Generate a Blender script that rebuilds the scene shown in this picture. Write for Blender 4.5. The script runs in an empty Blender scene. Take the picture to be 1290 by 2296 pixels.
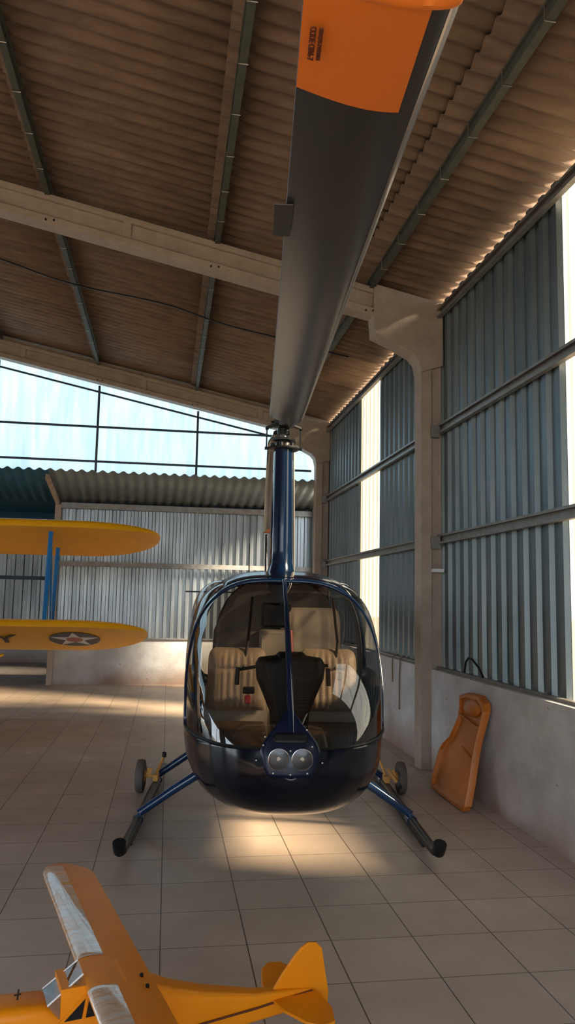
import bpy, bmesh, math, random
import numpy as np
from mathutils import Vector, Matrix
random.seed(7)
PI = math.pi
SC = bpy.context.scene
COL = SC.collection

# ------------------------------------------------------------------ camera
H = 1.9
yaw, pitch, roll = [math.radians(a) for a in (8.816, 6.497, 1.1186)]
cy, sy, cp, sp = math.cos(yaw), math.sin(yaw), math.cos(pitch), math.sin(pitch)
fw = Vector((sy*cp, cy*cp, sp)); rt = Vector((cy, -sy, 0)); up = rt.cross(fw)
r2 = math.cos(roll)*rt + math.sin(roll)*up
u2 = -math.sin(roll)*rt + math.cos(roll)*up
cam = bpy.data.cameras.new('camera'); co = bpy.data.objects.new('camera', cam); COL.objects.link(co)
co.matrix_world = Matrix((( r2.x, u2.x, -fw.x, 0), (r2.y, u2.y, -fw.y, 0), (r2.z, u2.z, -fw.z, H), (0, 0, 0, 1)))
cam.sensor_fit = 'VERTICAL'; cam.sensor_height = 36; cam.lens = 1700/2296*36; cam.clip_start = .02
SC.camera = co

# ------------------------------------------------------------------ world, sun, exposure
SC.view_settings.view_transform = 'Standard'; SC.view_settings.look = 'None'
SC.view_settings.gamma = 1; SC.view_settings.exposure = 0.62
SC.view_settings.use_curve_mapping = False
SC.cycles.max_bounces = 10; SC.cycles.diffuse_bounces = 5; SC.cycles.transmission_bounces = 8
SC.cycles.transparent_max_bounces = 16; SC.cycles.sample_clamp_indirect = 4
W = bpy.data.worlds.new('world'); SC.world = W; W.use_nodes = True
nt = W.node_tree; nt.nodes.clear()
wo = nt.nodes.new('ShaderNodeOutputWorld'); bg = nt.nodes.new('ShaderNodeBackground')
tc = nt.nodes.new('ShaderNodeTexCoord'); sx = nt.nodes.new('ShaderNodeSeparateXYZ'); cr = nt.nodes.new('ShaderNodeValToRGB')
nt.links.new(tc.outputs['Generated'], sx.inputs[0]); nt.links.new(sx.outputs['Z'], cr.inputs[0])
cr.color_ramp.elements[0].position = 0; cr.color_ramp.elements[0].color = (.85, .93, 1, 1)
cr.color_ramp.elements[1].position = .6; cr.color_ramp.elements[1].color = (.56, .77, 1, 1)
nt.links.new(cr.outputs[0], bg.inputs[0]); bg.inputs[1].default_value = 3.0
nt.links.new(bg.outputs[0], wo.inputs[0])
sl = bpy.data.lights.new('sun', 'SUN'); so = bpy.data.objects.new('sun', sl); COL.objects.link(so)
sl.energy = 32; sl.angle = math.radians(13); sl.color = (1, .86, .66)
so.rotation_euler = Vector((-1, .48, -.66)).to_track_quat('-Z', 'Y').to_euler()
so.location = (12, -2, 10)

# ------------------------------------------------------------------ materials
MATS = {}
def mat(name, col, rough=.5, metal=0., coat=0., noise=0., nscale=8., bump=0., bscale=40., col2=None, stretch=(1, 1, 1), spec=.5):
    if name in MATS: return MATS[name]
    m = bpy.data.materials.new(name); m.use_nodes = True; MATS[name] = m
    n = m.node_tree.nodes; L = m.node_tree.links; b = n['Principled BSDF']
    b.inputs['Base Color'].default_value = (*col, 1); b.inputs['Roughness'].default_value = rough
    b.inputs['Metallic'].default_value = metal; b.inputs['Coat Weight'].default_value = coat
    b.inputs['Specular IOR Level'].default_value = spec
    b.inputs['Coat Roughness'].default_value = .04
    if noise or bump:
        t = n.new('ShaderNodeTexCoord'); mp = n.new('ShaderNodeMapping'); mp.inputs['Scale'].default_value = stretch
        L.new(t.outputs['Object'], mp.inputs[0])
    if noise:
        z = n.new('ShaderNodeTexNoise'); z.inputs['Scale'].default_value = nscale; z.inputs['Detail'].default_value = 8
        z.inputs['Roughness'].default_value = .65
        r = n.new('ShaderNodeValToRGB'); L.new(mp.outputs[0], z.inputs['Vector']); L.new(z.outputs[0], r.inputs[0])
        c2 = col2 or tuple(max(0, c*(1-noise)) for c in col)
        r.color_ramp.elements[0].position = .32; r.color_ramp.elements[0].color = (*c2, 1)
        r.color_ramp.elements[1].position = .68; r.color_ramp.elements[1].color = (*col, 1)
        L.new(r.outputs[0], b.inputs['Base Color'])
    if bump:
        z = n.new('ShaderNodeTexNoise'); z.inputs['Scale'].default_value = bscale; z.inputs['Detail'].default_value = 4
        bp = n.new('ShaderNodeBump'); bp.inputs['Strength'].default_value = bump; bp.inputs['Distance'].default_value = .01
        L.new(mp.outputs[0], z.inputs['Vector']); L.new(z.outputs[0], bp.inputs['Height']); L.new(bp.outputs[0], b.inputs['Normal'])
    return m
def math_node(nt, op, a, b=None, c=None):
    n = nt.nodes.new('ShaderNodeMath'); n.operation = op
    for i, v in enumerate((a, b, c)):
        if v is None: continue
        if isinstance(v, (int, float)): n.inputs[i].default_value = v
        else: nt.links.new(v, n.inputs[i])
    return n.outputs[0]
def glass_mat(name, tint, refl=.05, rough=.0, gain=.9):
    m = bpy.data.materials.new(name); m.use_nodes = True; MATS[name] = m
    t = m.node_tree; t.nodes.clear(); o = t.nodes.new('ShaderNodeOutputMaterial')
    a = t.nodes.new('ShaderNodeBsdfTransparent'); a.inputs[0].default_value = (*tint, 1)
    g = t.nodes.new('ShaderNodeBsdfGlossy'); g.inputs['Roughness'].default_value = rough
    lw = t.nodes.new('ShaderNodeLayerWeight'); lw.inputs[0].default_value = .5
    f = math_node(t, 'MULTIPLY_ADD', math_node(t, 'POWER', lw.outputs['Facing'], 4.), gain, refl)
    mx = t.nodes.new('ShaderNodeMixShader'); t.links.new(f, mx.inputs[0]); t.links.new(a.outputs[0], mx.inputs[1]); t.links.new(g.outputs[0], mx.inputs[2])
    t.links.new(mx.outputs[0], o.inputs[0]); return m
def fibreglass(name, col, clear, ccol):
    m = bpy.data.materials.new(name); m.use_nodes = True; MATS[name] = m
    t = m.node_tree; t.nodes.clear(); o = t.nodes.new('ShaderNodeOutputMaterial')
    a = t.nodes.new('ShaderNodeBsdfTransparent'); a.inputs[0].default_value = (*ccol, 1)
    g = t.nodes.new('ShaderNodeBsdfTranslucent')
    d = t.nodes.new('ShaderNodeBsdfDiffuse'); d.inputs[0].default_value = (.6, .6, .56, 1)
    tcn = t.nodes.new('ShaderNodeTexCoord'); mp = t.nodes.new('ShaderNodeMapping'); mp.inputs['Scale'].default_value = (3, 3, .35)
    z = t.nodes.new('ShaderNodeTexNoise'); z.inputs['Scale'].default_value = 2.2; z.inputs['Detail'].default_value = 6
    r = t.nodes.new('ShaderNodeValToRGB'); t.links.new(tcn.outputs['Object'], mp.inputs[0]); t.links.new(mp.outputs[0], z.inputs['Vector']); t.links.new(z.outputs[0], r.inputs[0])
    r.color_ramp.elements[0].position = .3; r.color_ramp.elements[0].color = (*[c*.62 for c in col], 1)
    r.color_ramp.elements[1].position = .65; r.color_ramp.elements[1].color = (*col, 1)
    t.links.new(r.outputs[0], g.inputs[0])
    m1 = t.nodes.new('ShaderNodeMixShader'); m1.inputs[0].default_value = .25; t.links.new(g.outputs[0], m1.inputs[1]); t.links.new(d.outputs[0], m1.inputs[2])
    m2 = t.nodes.new('ShaderNodeMixShader'); m2.inputs[0].default_value = clear; t.links.new(m1.outputs[0], m2.inputs[1]); t.links.new(a.outputs[0], m2.inputs[2])
    t.links.new(m2.outputs[0], o.inputs[0]); return m
def tile_mat():
    m = mat('floor_tiles', (.60, .475, .38), rough=.42, noise=.35, nscale=1.3, col2=(.45, .355, .285))
    t = m.node_tree; b = t.nodes['Principled BSDF']
    tcn = t.nodes.new('ShaderNodeTexCoord'); s = t.nodes.new('ShaderNodeSeparateXYZ'); t.links.new(tcn.outputs['Object'], s.inputs[0])
    def line(o, off, pitch, wd):
        x = math_node(t, 'MULTIPLY_ADD', o, 1/pitch, 50-off/pitch + wd/pitch/2)
        return math_node(t, 'LESS_THAN', math_node(t, 'FRACT', x), wd/pitch)
    lx = line(s.outputs['X'], .03, .473, .007); ly = line(s.outputs['Y'], 4.395, .475, .006)
    l = math_node(t, 'MAXIMUM', lx, ly)
    # each tile gets its own slight tone
    cx = math_node(t, 'FLOOR', math_node(t, 'MULTIPLY_ADD', s.outputs['X'], 1/.473, 50-.03/.473))
    cyy = math_node(t, 'FLOOR', math_node(t, 'MULTIPLY_ADD', s.outputs['Y'], 1/.475, 50-4.395/.475))
    cb = t.nodes.new('ShaderNodeCombineXYZ'); t.links.new(cx, cb.inputs[0]); t.links.new(cyy, cb.inputs[1])
    wn = t.nodes.new('ShaderNodeTexWhiteNoise'); t.links.new(cb.outputs[0], wn.inputs['Vector'])
    tone = math_node(t, 'MULTIPLY_ADD', wn.outputs['Value'], .10, .92)
    src = b.inputs['Base Color'].links[0].from_socket
    mm = t.nodes.new('ShaderNodeMix'); mm.data_type = 'RGBA'; mm.blend_type = 'MULTIPLY'; mm.inputs['Factor'].default_value = 1
    t.links.new(src, mm.inputs[6]); t.links.new(tone, mm.inputs[7])
    mx = t.nodes.new('ShaderNodeMix'); mx.data_type = 'RGBA'; t.links.new(l, mx.inputs['Factor']); t.links.new(mm.outputs[2], mx.inputs[6])
    mx.inputs[7].default_value = (.11, .075, .05, 1); t.links.new(mx.outputs[2], b.inputs['Base Color'])
    n2 = t.nodes.new('ShaderNodeTexNoise'); n2.inputs['Scale'].default_value = 3; n2.inputs['Detail'].default_value = 5; t.links.new(tcn.outputs['Object'], n2.inputs['Vector'])
    t.links.new(math_node(t, 'MULTIPLY_ADD', n2.outputs[0], .35, .27), b.inputs['Roughness'])
    return m
def plaster_mat():
    m = mat('whitewashed_plaster', (.70, .68, .67), rough=.85, noise=.2, nscale=2.5, bump=.25, bscale=30, col2=(.48, .46, .45))
    t = m.node_tree; b = t.nodes['Principled BSDF']
    tcn = t.nodes.new('ShaderNodeTexCoord'); s = t.nodes.new('ShaderNodeSeparateXYZ'); t.links.new(tcn.outputs['Object'], s.inputs[0])
    n2 = t.nodes.new('ShaderNodeTexNoise'); n2.inputs['Scale'].default_value = 1.1; n2.inputs['Detail'].default_value = 7; t.links.new(tcn.outputs['Object'], n2.inputs['Vector'])
    d = math_node(t, 'SUBTRACT', math_node(t, 'MULTIPLY', n2.outputs[0], .95), s.outputs['Z'])
    d = math_node(t, 'MULTIPLY', math_node(t, 'MAXIMUM', d, 0.), 1.5)
    n3 = t.nodes.new('ShaderNodeTexNoise'); n3.inputs['Scale'].default_value = 11; n3.inputs['Detail'].default_value = 2; t.links.new(tcn.outputs['Object'], n3.inputs['Vector'])
    sp_ = math_node(t, 'MULTIPLY', math_node(t, 'GREATER_THAN', n3.outputs[0], .735), .6)
    d = math_node(t, 'MINIMUM', math_node(t, 'ADD', d, sp_), .85)
    src = b.inputs['Base Color'].links[0].from_socket
    mx = t.nodes.new('ShaderNodeMix'); mx.data_type = 'RGBA'; t.links.new(d, mx.inputs['Factor']); t.links.new(src, mx.inputs[6]); mx.inputs[7].default_value = (.30, .17, .11, 1)
    t.links.new(mx.outputs[2], b.inputs['Base Color']); return m

M_FLOOR = tile_mat(); M_PLAST = plaster_mat(); M_TEAL = mat('deep_teal_sheet', (.015, .10, .17), rough=.5)
M_ROOF = mat('fibre_cement', (.235, .150, .100), rough=.9, noise=.4, nscale=3, col2=(.125, .078, .052), bump=.3, bscale=25, stretch=(.5, 2.2, 1))
M_CONC = mat('cream_concrete', (.46, .37, .30), rough=.75, noise=.3, nscale=5, col2=(.36, .28, .22), bump=.15)
M_PURL = mat('green_grey_concrete', (.085, .09, .07), rough=.7, noise=.3, nscale=10)
M_GIRT = mat('grey_painted_steel', (.30, .31, .31), rough=.45, metal=.5, noise=.3, nscale=8, col2=(.22, .19, .16))
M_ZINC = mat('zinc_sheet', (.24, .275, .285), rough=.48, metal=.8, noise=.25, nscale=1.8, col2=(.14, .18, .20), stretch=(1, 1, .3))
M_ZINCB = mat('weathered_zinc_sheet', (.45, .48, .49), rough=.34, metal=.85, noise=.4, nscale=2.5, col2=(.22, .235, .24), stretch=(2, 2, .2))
M_DARKZ = mat('blue_grey_sheet', (.22, .26, .28), rough=.5, metal=.3, noise=.2)
M_BAR = mat('dark_bar_steel', (.06, .08, .10), rough=.5, metal=.4)
M_NAVY = mat('navy_gloss_paint', (.0018, .0028, .008), rough=.16, coat=.15, spec=.35)
M_BLUE = mat('blue_gloss_paint', (.0015, .010, .036), rough=.14, coat=.5, metal=.0)
M_STRUTB = mat('bright_blue_paint', (.01, .19, .55), rough=.35, coat=.4)
M_BLADE = mat('satin_charcoal_skin', (.030, .030, .032), rough=.27, metal=.1, spec=.9)
M_STEEL = mat('brushed_steel', (.42, .40, .37), rough=.35, metal=.9)
M_DKST = mat('dark_hub_metal', (.028, .03, .033), rough=.4, metal=.7)
M_BLACK = mat('black_plastic', (.006, .006, .007), rough=.5, spec=.3)
M_RUB = mat('grey_rubber', (.115, .095, .085), rough=.8, noise=.2, nscale=20)
M_ORAN = mat('orange_tip_paint', (.62, .155, .012), rough=.45)
M_YELL = mat('yellow_dope', (.95, .44, .004), rough=.45, noise=.1, nscale=4, spec=.25)
M_CUB = mat('cub_yellow_film', (.86, .27, .004), rough=.42, noise=.08, nscale=6, spec=.3)
M_TAN = mat('tan_leather', (.33, .225, .15), rough=.5, noise=.15, nscale=30, bump=.2, bscale=120)
M_BEIGE = mat('beige_trim', (.40, .31, .23), rough=.7)
M_CARPET = mat('dark_cabin_floor', (.055, .045, .04), rough=.9)
M_RED = mat('red_plastic', (.45, .02, .03), rough=.4)
M_WHITE = mat('white_paint', (.75, .75, .75), rough=.5)
M_DKBLUE = mat('insignia_blue', (.02, .03, .07), rough=.5)
M_ROPE = mat('brown_rope', (.22, .13, .08), rough=.9)
M_INK = mat('faded_black_ink', (.10, .02, .006), rough=.6)
M_BRASS = mat('orange_lever_paint', (.62, .30, .06), rough=.4)
M_GLASS = glass_mat('tinted_cabin_glass', (.62, .62, .61), refl=.12, gain=.8)
M_CLEAR = glass_mat('clear_model_glass', (.5, .5, .5), refl=.08, gain=.6)
M_LENS = glass_mat('lamp_lens', (.9, .88, .86), refl=.035, rough=.22, gain=.5)
M_REFL = mat('lamp_reflector', (.48, .44, .42), rough=.2, metal=1.)
M_FIB = fibreglass('cream_fibreglass', (.16, .14, .105), .36, (.88, .80, .66))
M_FIBB = fibreglass('pale_blue_fibreglass', (.60, .70, .70), .04, (.80, .95, 1.))
M_GROUND = mat('outdoor_ground', (.20, .17, .12), rough=.95, noise=.4, nscale=1)
M_LEAF = mat('outdoor_hedge', (.05, .09, .03), rough=.8, noise=.5, nscale=6)

# ------------------------------------------------------------------ mesh helpers
class MB:
    def __init__(s): s.v = []; s.f = []
    def add(s, vs, fs):
        o = len(s.v); s.v += [tuple(map(float, v)) for v in vs]; s.f += [tuple(i+o for i in f) for f in fs]; return s
    def box(s, x0, x1, y0, y1, z0, z1):
        v = [(x, y, z) for z in (z0, z1) for y in (y0, y1) for x in (x0, x1)]
        return s.add(v, [(0, 2, 3, 1), (4, 5, 7, 6), (0, 1, 5, 4), (2, 6, 7, 3), (0, 4, 6, 2), (1, 3, 7, 5)])
    def hexa(s, pts):  # 4 bottom, 4 top (rings)
        return s.add(pts, [(0, 3, 2, 1), (4, 5, 6, 7), (0, 1, 5, 4), (1, 2, 6, 5), (2, 3, 7, 6), (3, 0, 4, 7)])
    def prism(s, poly, n0, n1, fn):  # poly 2-D, fn(a,b,t)->xyz
        k = len(poly); v = [fn(a, b, n0) for a, b in poly]+[fn(a, b, n1) for a, b in poly]
        return s.add(v, [tuple(range(k))[::-1], tuple(range(k, 2*k))]+[(i, (i+1) % k, k+(i+1) % k, k+i) for i in range(k)])
    def bar(s, a, b, w, h, upv=(0, 0, 1)):
        a, b = Vector(a), Vector(b); d = (b-a).normalized(); x = d.cross(Vector(upv))
        if x.length < 1e-4: x = d.cross(Vector((1, 0, 0)))
        x.normalize(); y = x.cross(d)
        r = [(-w/2, -h/2), (w/2, -h/2), (w/2, h/2), (-w/2, h/2)]
        return s.hexa([a+x*p+y*q for p, q in r]+[b+x*p+y*q for p, q in r])
    def tube(s, pts, r, n=12, closed=False):
        pts = [Vector(p) for p in pts]; k = len(pts); rr = r if hasattr(r, '__len__') else [r]*k
        vs = []; prev = None
        for i, p in enumerate(pts):
            d = (pts[min(i+1, k-1)]-pts[max(i-1, 0)]) if not closed else (pts[(i+1) % k]-pts[i-1])
            d.normalize()
            if prev is None: x = d.cross(Vector((0, 0, 1))); x = x if x.length > 1e-3 else d.cross(Vector((1, 0, 0)))
            else: x = prev-d*prev.dot(d)
            x.normalize(); prev = x; y = d.cross(x)
            vs += [p+(x*math.cos(2*PI*j/n)+y*math.sin(2*PI*j/n))*rr[i] for j in range(n)]
        fs = [(i*n+j, i*n+(j+1) % n, (i+1)*n+(j+1) % n, (i+1)*n+j) for i in range(k-1) for j in range(n)]
        if closed: fs += [((k-1)*n+j, (k-1)*n+(j+1) % n, (j+1) % n, j) for j in range(n)]
        else: fs += [tuple(range(n))[::-1], tuple(range((k-1)*n, k*n))]
        return s.add(vs, fs)
    def lathe(s, prof, c=(0, 0, 0), axis='z', n=24):  # prof [(r,h)]
        c = Vector(c); vs = []
        for r, h in prof:
            for j in range(n):
                a = 2*PI*j/n; p = {'z': (r*math.cos(a), r*math.sin(a), h), 'x': (h, r*math.cos(a), r*math.sin(a)), 'y': (r*math.cos(a), h, r*math.sin(a))}[axis]
                vs.append(c+Vector(p))
        k = len(prof)
        fs = [(i*n+j, i*n+(j+1) % n, (i+1)*n+(j+1) % n, (i+1)*n+j) for i in range(k-1) for j in range(n)]
        fs += [tuple(range(n))[::-1], tuple(range((k-1)*n, k*n))]
        return s.add(vs, fs)
    def loft(s, rings, cap=True):
        n = len(rings[0]); vs = [p for r in rings for p in r]; k = len(rings)
        fs = [(i*n+j, i*n+(j+1) % n, (i+1)*n+(j+1) % n, (i+1)*n+j) for i in range(k-1) for j in range(n)]
        if cap: fs += [tuple(range(n))[::-1], tuple(range((k-1)*n, k*n))]
        return s.add(vs, fs)
    def grid(s, g):
        a = len(g); b = len(g[0])
        return s.add([p for r in g for p in r], [(i*b+j, i*b+j+1, (i+1)*b+j+1, (i+1)*b+j) for i in range(a-1) for j in range(b-1)])
    def build(s, name, m, parent=None, smooth=False, bevel=0, solid=0, sub=0, weld=False, angle=40):
        me = bpy.data.meshes.new(name); me.from_pydata(s.v, [], s.f)
        bm = bmesh.new(); bm.from_mesh(me)
        if weld: bmesh.ops.remove_doubles(bm, verts=bm.verts, dist=1e-4)
        bmesh.ops.recalc_face_normals(bm, faces=bm.faces); bm.to_mesh(me); bm.free()
        if smooth:
            me.polygons.foreach_set('use_smooth', [True]*len(me.polygons))
            try: me.set_sharp_from_angle(angle=math.radians(angle))
            except Exception: pass
        me.materials.append(m); o = bpy.data.objects.new(name, me); COL.objects.link(o)
        if parent is not None: o.parent = parent
        if solid: q = o.modifiers.new('solid', 'SOLIDIFY'); q.thickness = solid; q.offset = 0
        if bevel: q = o.modifiers.new('bevel', 'BEVEL'); q.width = bevel; q.segments = 2; q.limit_method = 'ANGLE'
        if sub: q = o.modifiers.new('sub', 'SUBSURF'); q.levels = q.render_levels = sub
        return o
def tag(o, label=None, cat=None, group=None, kind=None):
    if label: o['label'] = label
    if cat: o['category'] = cat
    if group: o['group'] = group
    if kind: o['kind'] = kind
    return o
def empty(name, loc, rz=0, rot=None):
    o = bpy.data.objects.new(name, None); COL.objects.link(o); o.location = loc; o.rotation_euler = rot or (0, 0, rz); o.empty_display_size = .2
    return o
def rrect(w, h, r, n=5, cx=0, cy=0):
    p = []
    for sx_, sy_, a0 in ((1, 1, 0), (-1, 1, 90), (-1, -1, 180), (1, -1, 270)):
        for i in range(n+1):
            a = math.radians(a0+90*i/n); p.append((cx+sx_*(w/2-r)+r*math.cos(a), cy+sy_*(h/2-r)+r*math.sin(a)))
    return p
def corr(y0, y1, pitch, depth, kind='trap'):
    """profile (position, offset) across a corrugated sheet"""
    out = []; k = math.floor(y0/pitch)
    if kind == 'trap':
        seq = [(0, 0), (.42, 0), (.52, 1), (.86, 1), (.96, 0)]
        y = k*pitch
        while y < y1+pitch:
            for a, b in seq:
                q = y+a*pitch
                if y0 <= q <= y1: out.append((q, b*depth))
            y += pitch
    else:
        n = int((y1-y0)/pitch*8)
        out = [(y0+(y1-y0)*i/n, math.sin(2*PI*(y0+(y1-y0)*i/n)/pitch)*depth/2) for i in range(n+1)]
    if out[0][0] > y0+1e-6: out.insert(0, (y0, out[0][1]))
    if out[-1][0] < y1-1e-6: out.append((y1, out[-1][1]))
    return out
def text_mesh(name, body, size, m, parent, mw, ext=.001, bold=.0):
    c = bpy.data.curves.new(name, 'FONT'); c.body = body; c.size = size; c.align_x = 'CENTER'; c.align_y = 'CENTER'; c.extrude = ext; c.offset = bold
    t = bpy.data.objects.new(name+'_tmp', c); COL.objects.link(t)
    dg = bpy.context.evaluated_depsgraph_get(); me = bpy.data.meshes.new_from_object(t.evaluated_get(dg))
    bpy.data.objects.remove(t); bpy.data.curves.remove(c)
    me.transform(mw); me.materials.clear(); me.materials.append(m); o = bpy.data.objects.new(name, me); COL.objects.link(o); o.parent = parent
    return o

# ------------------------------------------------------------------ the hall
XW = 3.2      # plane of the right cladding
RZ = 5.60; SL = .205
XR = -5.6     # ridge
XL = -14.4    # left wall
YF, YG, YA = -5.0, 15.0, 16.85   # front wall, gable, annex back wall
def roofz(x): return RZ+SL*(XW-x) if x >= XR else RZ+SL*(XW-XR)-SL*(XR-x)

tag(MB().box(XL-.5, 3.2, YF-.3, 26, -.12, 0).build('floor', M_FLOOR), 'beige square ceramic tile floor of the hangar', kind='structure')
tag(MB().add([(-70, -70, -.13), (70, -70, -.13), (70, 90, -.13), (-70, 90, -.13)], [(0, 1, 2, 3)]).build('outdoor_ground', M_GROUND), 'earth ground outside the hangar', 'ground', kind='structure')

# right wall
wr = tag(empty('wall_right', (3.1, 5, 0)), 'right hangar wall: whitewashed low wall under corrugated metal sheets', kind='structure')
def at(o, parent):  # keep world position under a parent
    o.parent = parent; o.matrix_parent_inverse = Matrix.Translation(parent.location).inverted(); return o
at(MB().box(3.03, 3.19, YF, 15.25, 0, 1.125).build('low_wall', M_PLAST), wr)
panels = [(-3.2, -2.0), (-1.4, -.2), (4.60, 5.77), (11.2, 12.5), (15.4, 16.3)]  # last strip is unseen, added to let sunlight into the annex
def clad(y0, y1, x, z0, zt, name, m, parent):
    g = []
    if y0 > 15 and m is M_FIB: z0, zt = .02, 2.4  # short added strip, sized to sun the far low wall
    elif y0 > 15: z0, zt = .02, 4.2
    for y, d in corr(y0, y1, .235, .04): g.append([(x-d, y, z0), (x-d, y, (z0+zt)/2), (x-d, y, zt)])
    return at(MB().grid(g).build(name, m, solid=.0 if m in (M_FIB, M_FIBB) else .002), parent) if parent else MB().grid(g).build(name, m)
ys = [YF]+[a for p in panels for a in p]+[26]
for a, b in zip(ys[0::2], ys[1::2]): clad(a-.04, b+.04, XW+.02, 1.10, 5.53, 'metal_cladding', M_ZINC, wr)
for i, (a, b) in enumerate(panels):
    o = clad(a, b, XW+.025, 1.10, 5.53, f'window_{i+1}', M_FIB, None); tag(o, 'translucent cream corrugated panel strip in the right wall', kind='structure')
# girts: C sections with lips, one per bay
bays = [(-4.6, 1.95), (2.05, 8.5), (8.72, 15.0)]
bay_name = ['bay behind the camera', 'nearest bay of the right wall', 'far bay of the right wall']
for z, nm in ((1.128, 'sill rail on top of the white low wall'), (2.62, 'lowest steel girt'), (3.93, 'middle steel girt'), (5.36, 'top steel girt under the roof edge')):
    for k, (a, b) in enumerate(bays):
        mb = MB(); h = .11 if z > 2 else .05
        mb.box(3.10, 3.155, a, b, z-h/2, z-h/2+.008); mb.box(3.10, 3.155, a, b, z+h/2-.008, z+h/2); mb.box(3.147, 3.155, a, b, z-h/2+.008, z+h/2-.008)
        mb.box(3.10, 3.106, a, b, z-h/2+.008, z-h/2+.025); mb.box(3.10, 3.106, a, b, z+h/2-.025, z+h/2-.008)
        o = mb.build('wall_girt', M_GIRT); tag(o, f'{nm}, {bay_name[k]}', 'steel rail', 'horizontal rails on the right wall')
# portal frames: concrete rafter + column + haunch
def frame(y, near, label):
    e = tag(empty('portal_frame', (2.95, y+.11, 0)), label, 'concrete frame', 'concrete portal frames across the hangar')
    c = MB(); c.box(2.90, 3.04, y, y+.22, 0, 5.0); c.box(3.04, 3.18, y+.05, y+.17, 0, 5.0)
    at(c.build('column', M_CONC, bevel=.008), e)
    # haunch (corner block)
    h = MB(); poly = [(3.18, 4.72), (3.18, 5.50), (2.32, 5.68), (2.31, 5.27), (2.33, 5.06), (2.52, 4.98), (2.80, 4.84), (2.87, 4.76), (2.90, 4.62)]
    h.prism(poly, y-.02, y+.24, lambda a, b, t: (a, t, b)); at(h.build('haunch', M_CONC, bevel=.01), e)
    def raf(x0, x1):
        z = lambda x: roofz(x)-.13
        m = MB()
        for (o0, o1, w) in ((-.07, 0, .09), (-.27, -.07, .045), (-.36, -.27, .11)):
            p = [(x0, z(x0)+o0), (x1, z(x1)+o0), (x1, z(x1)+o1), (x0, z(x0)+o1)]
            m.prism(p, y+.11-w, y+.11+w, lambda a, b, t: (a, t, b))
        x = x1-.6
        while x > x0:
            m.prism([(x-.05, z(x-.05)-.28), (x+.05, z(x+.05)-.28), (x+.05, z(x+.05)-.06), (x-.05, z(x-.05)-.06)], y+.03, y+.19, lambda a, b, t: (a, t, b)); x -= 2.35
        return m
    at(raf(XR, 2.33).build('rafter', M_CONC, bevel=.006), e)
    at(raf(XL, XR).build('rafter', M_CONC, bevel=.006), e)
    c = MB(); c.box(XL+.02, XL+.34, y, y+.22, 0, roofz(XL)-.2); at(c.build('column', M_CONC), e)
    if y == 15.0:
        at(MB().prism([(XR, roofz(XR)-.13), (3.18, roofz(3.18)-.13), (3.18, roofz(3.18)-.03), (XR, roofz(XR)-.03)], 15.14, 15.2, lambda a, b, t: (a, t, b)).build('closing_strip', M_CONC), e)
    for px_ in (-1.46, .42, 2.28):
        for dx in (-.06, .03): at(MB().lathe([(.012, -.012), (.012, 0)], (px_+dx, y-.001, roofz(px_)-.13-.315), 'y', 8).build('bolt_head', M_DKST), e)
    if near:
        for z in (2.58, 3.90): at(MB().box(3.02, 3.12, y-.06, y+.0, z-.07, z+.07).build('girt_bracket', M_GIRT), e)
        p = MB(); p.box(3.03, 3.16, y-.07, y-.005, 2.235, 2.275); at(p.build('clamp_bar', M_WHITE), e)
frame(2.0, False, 'concrete portal frame nearest the camera, over the rotor blade')
frame(8.5, True, 'cream concrete portal frame with its column beside the orange moulded panel')
frame(15.0, True, 'cream concrete portal frame at the far gable under the translucent sheets')
# purlins
for x, nm in ((2.30, 'dark roof purlin nearest the right wall'), (.43, 'roof purlin right of the sloping middle, left of the rotor blade'), (-1.52, 'dark roof purlin at the left of the picture'), (-3.4, 'roof purlin left of the picture edge'), (-5.3, 'roof purlin by the ridge')):
    e = tag(empty('roof_purlin', (x, 5, roofz(x)-.12)), nm, 'purlin', 'purlins under the roof sheets')
    for a, b in ((YF, 2.11), (2.11, 8.6), (8.62, 15.1)):
        m = MB(); z = roofz(x); m.box(x-.012, x+.012, a, b, z-.13, z-.035); m.box(x-.032, x+.032, a, b, z-.152, z-.13); m.box(x-.04, x+.04, a, b, z-.05, z-.035)
        at(m.build('beam', M_PURL, bevel=.004), e)
    y = 4.19; first = None
    while y < 14.9:
        if first is None:
            first = MB().tube([(-.038, 0, -.03), (-.037, 0, -.158), (.037, 0, -.158), (.038, 0, -.10)], .005, 6).build('sheet_hook', M_STEEL, e); hk = first
        else: hk = first.copy(); COL.objects.link(hk); hk.parent = e
        hk.location = (0, y-5, .12); y += .63
# roof sheets: rows lapped at the purlins
rows = [(2.06, 3.32), (.31, 2.33), (-1.64, .46), (-3.52, -1.49), (XR, -3.37)]
m = MB()
for i, (x0, x1) in enumerate(rows):
    g = []
    for y, d in corr(YF-.3, 15.35, .177, .050, 'sine'):
        g.append([(x0, y, roofz(x0)+d+.008*i-.012*(1)), (x1, y, roofz(x1)+d+.008*i+.010)])
    m.grid(g)
g = []
for y, d in corr(YF-.3, 15.35, .177, .050, 'sine'): g.append([(XR, y, roofz(XR)+d+.02), (XL-.3, y, roofz(XL-.3)+d+.02)])
m.grid(g)
tag(m.build('ceiling', M_ROOF, smooth=True, solid=.006, angle=80), 'brown corrugated fibre-cement roof sheets seen from below', kind='structure')
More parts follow.
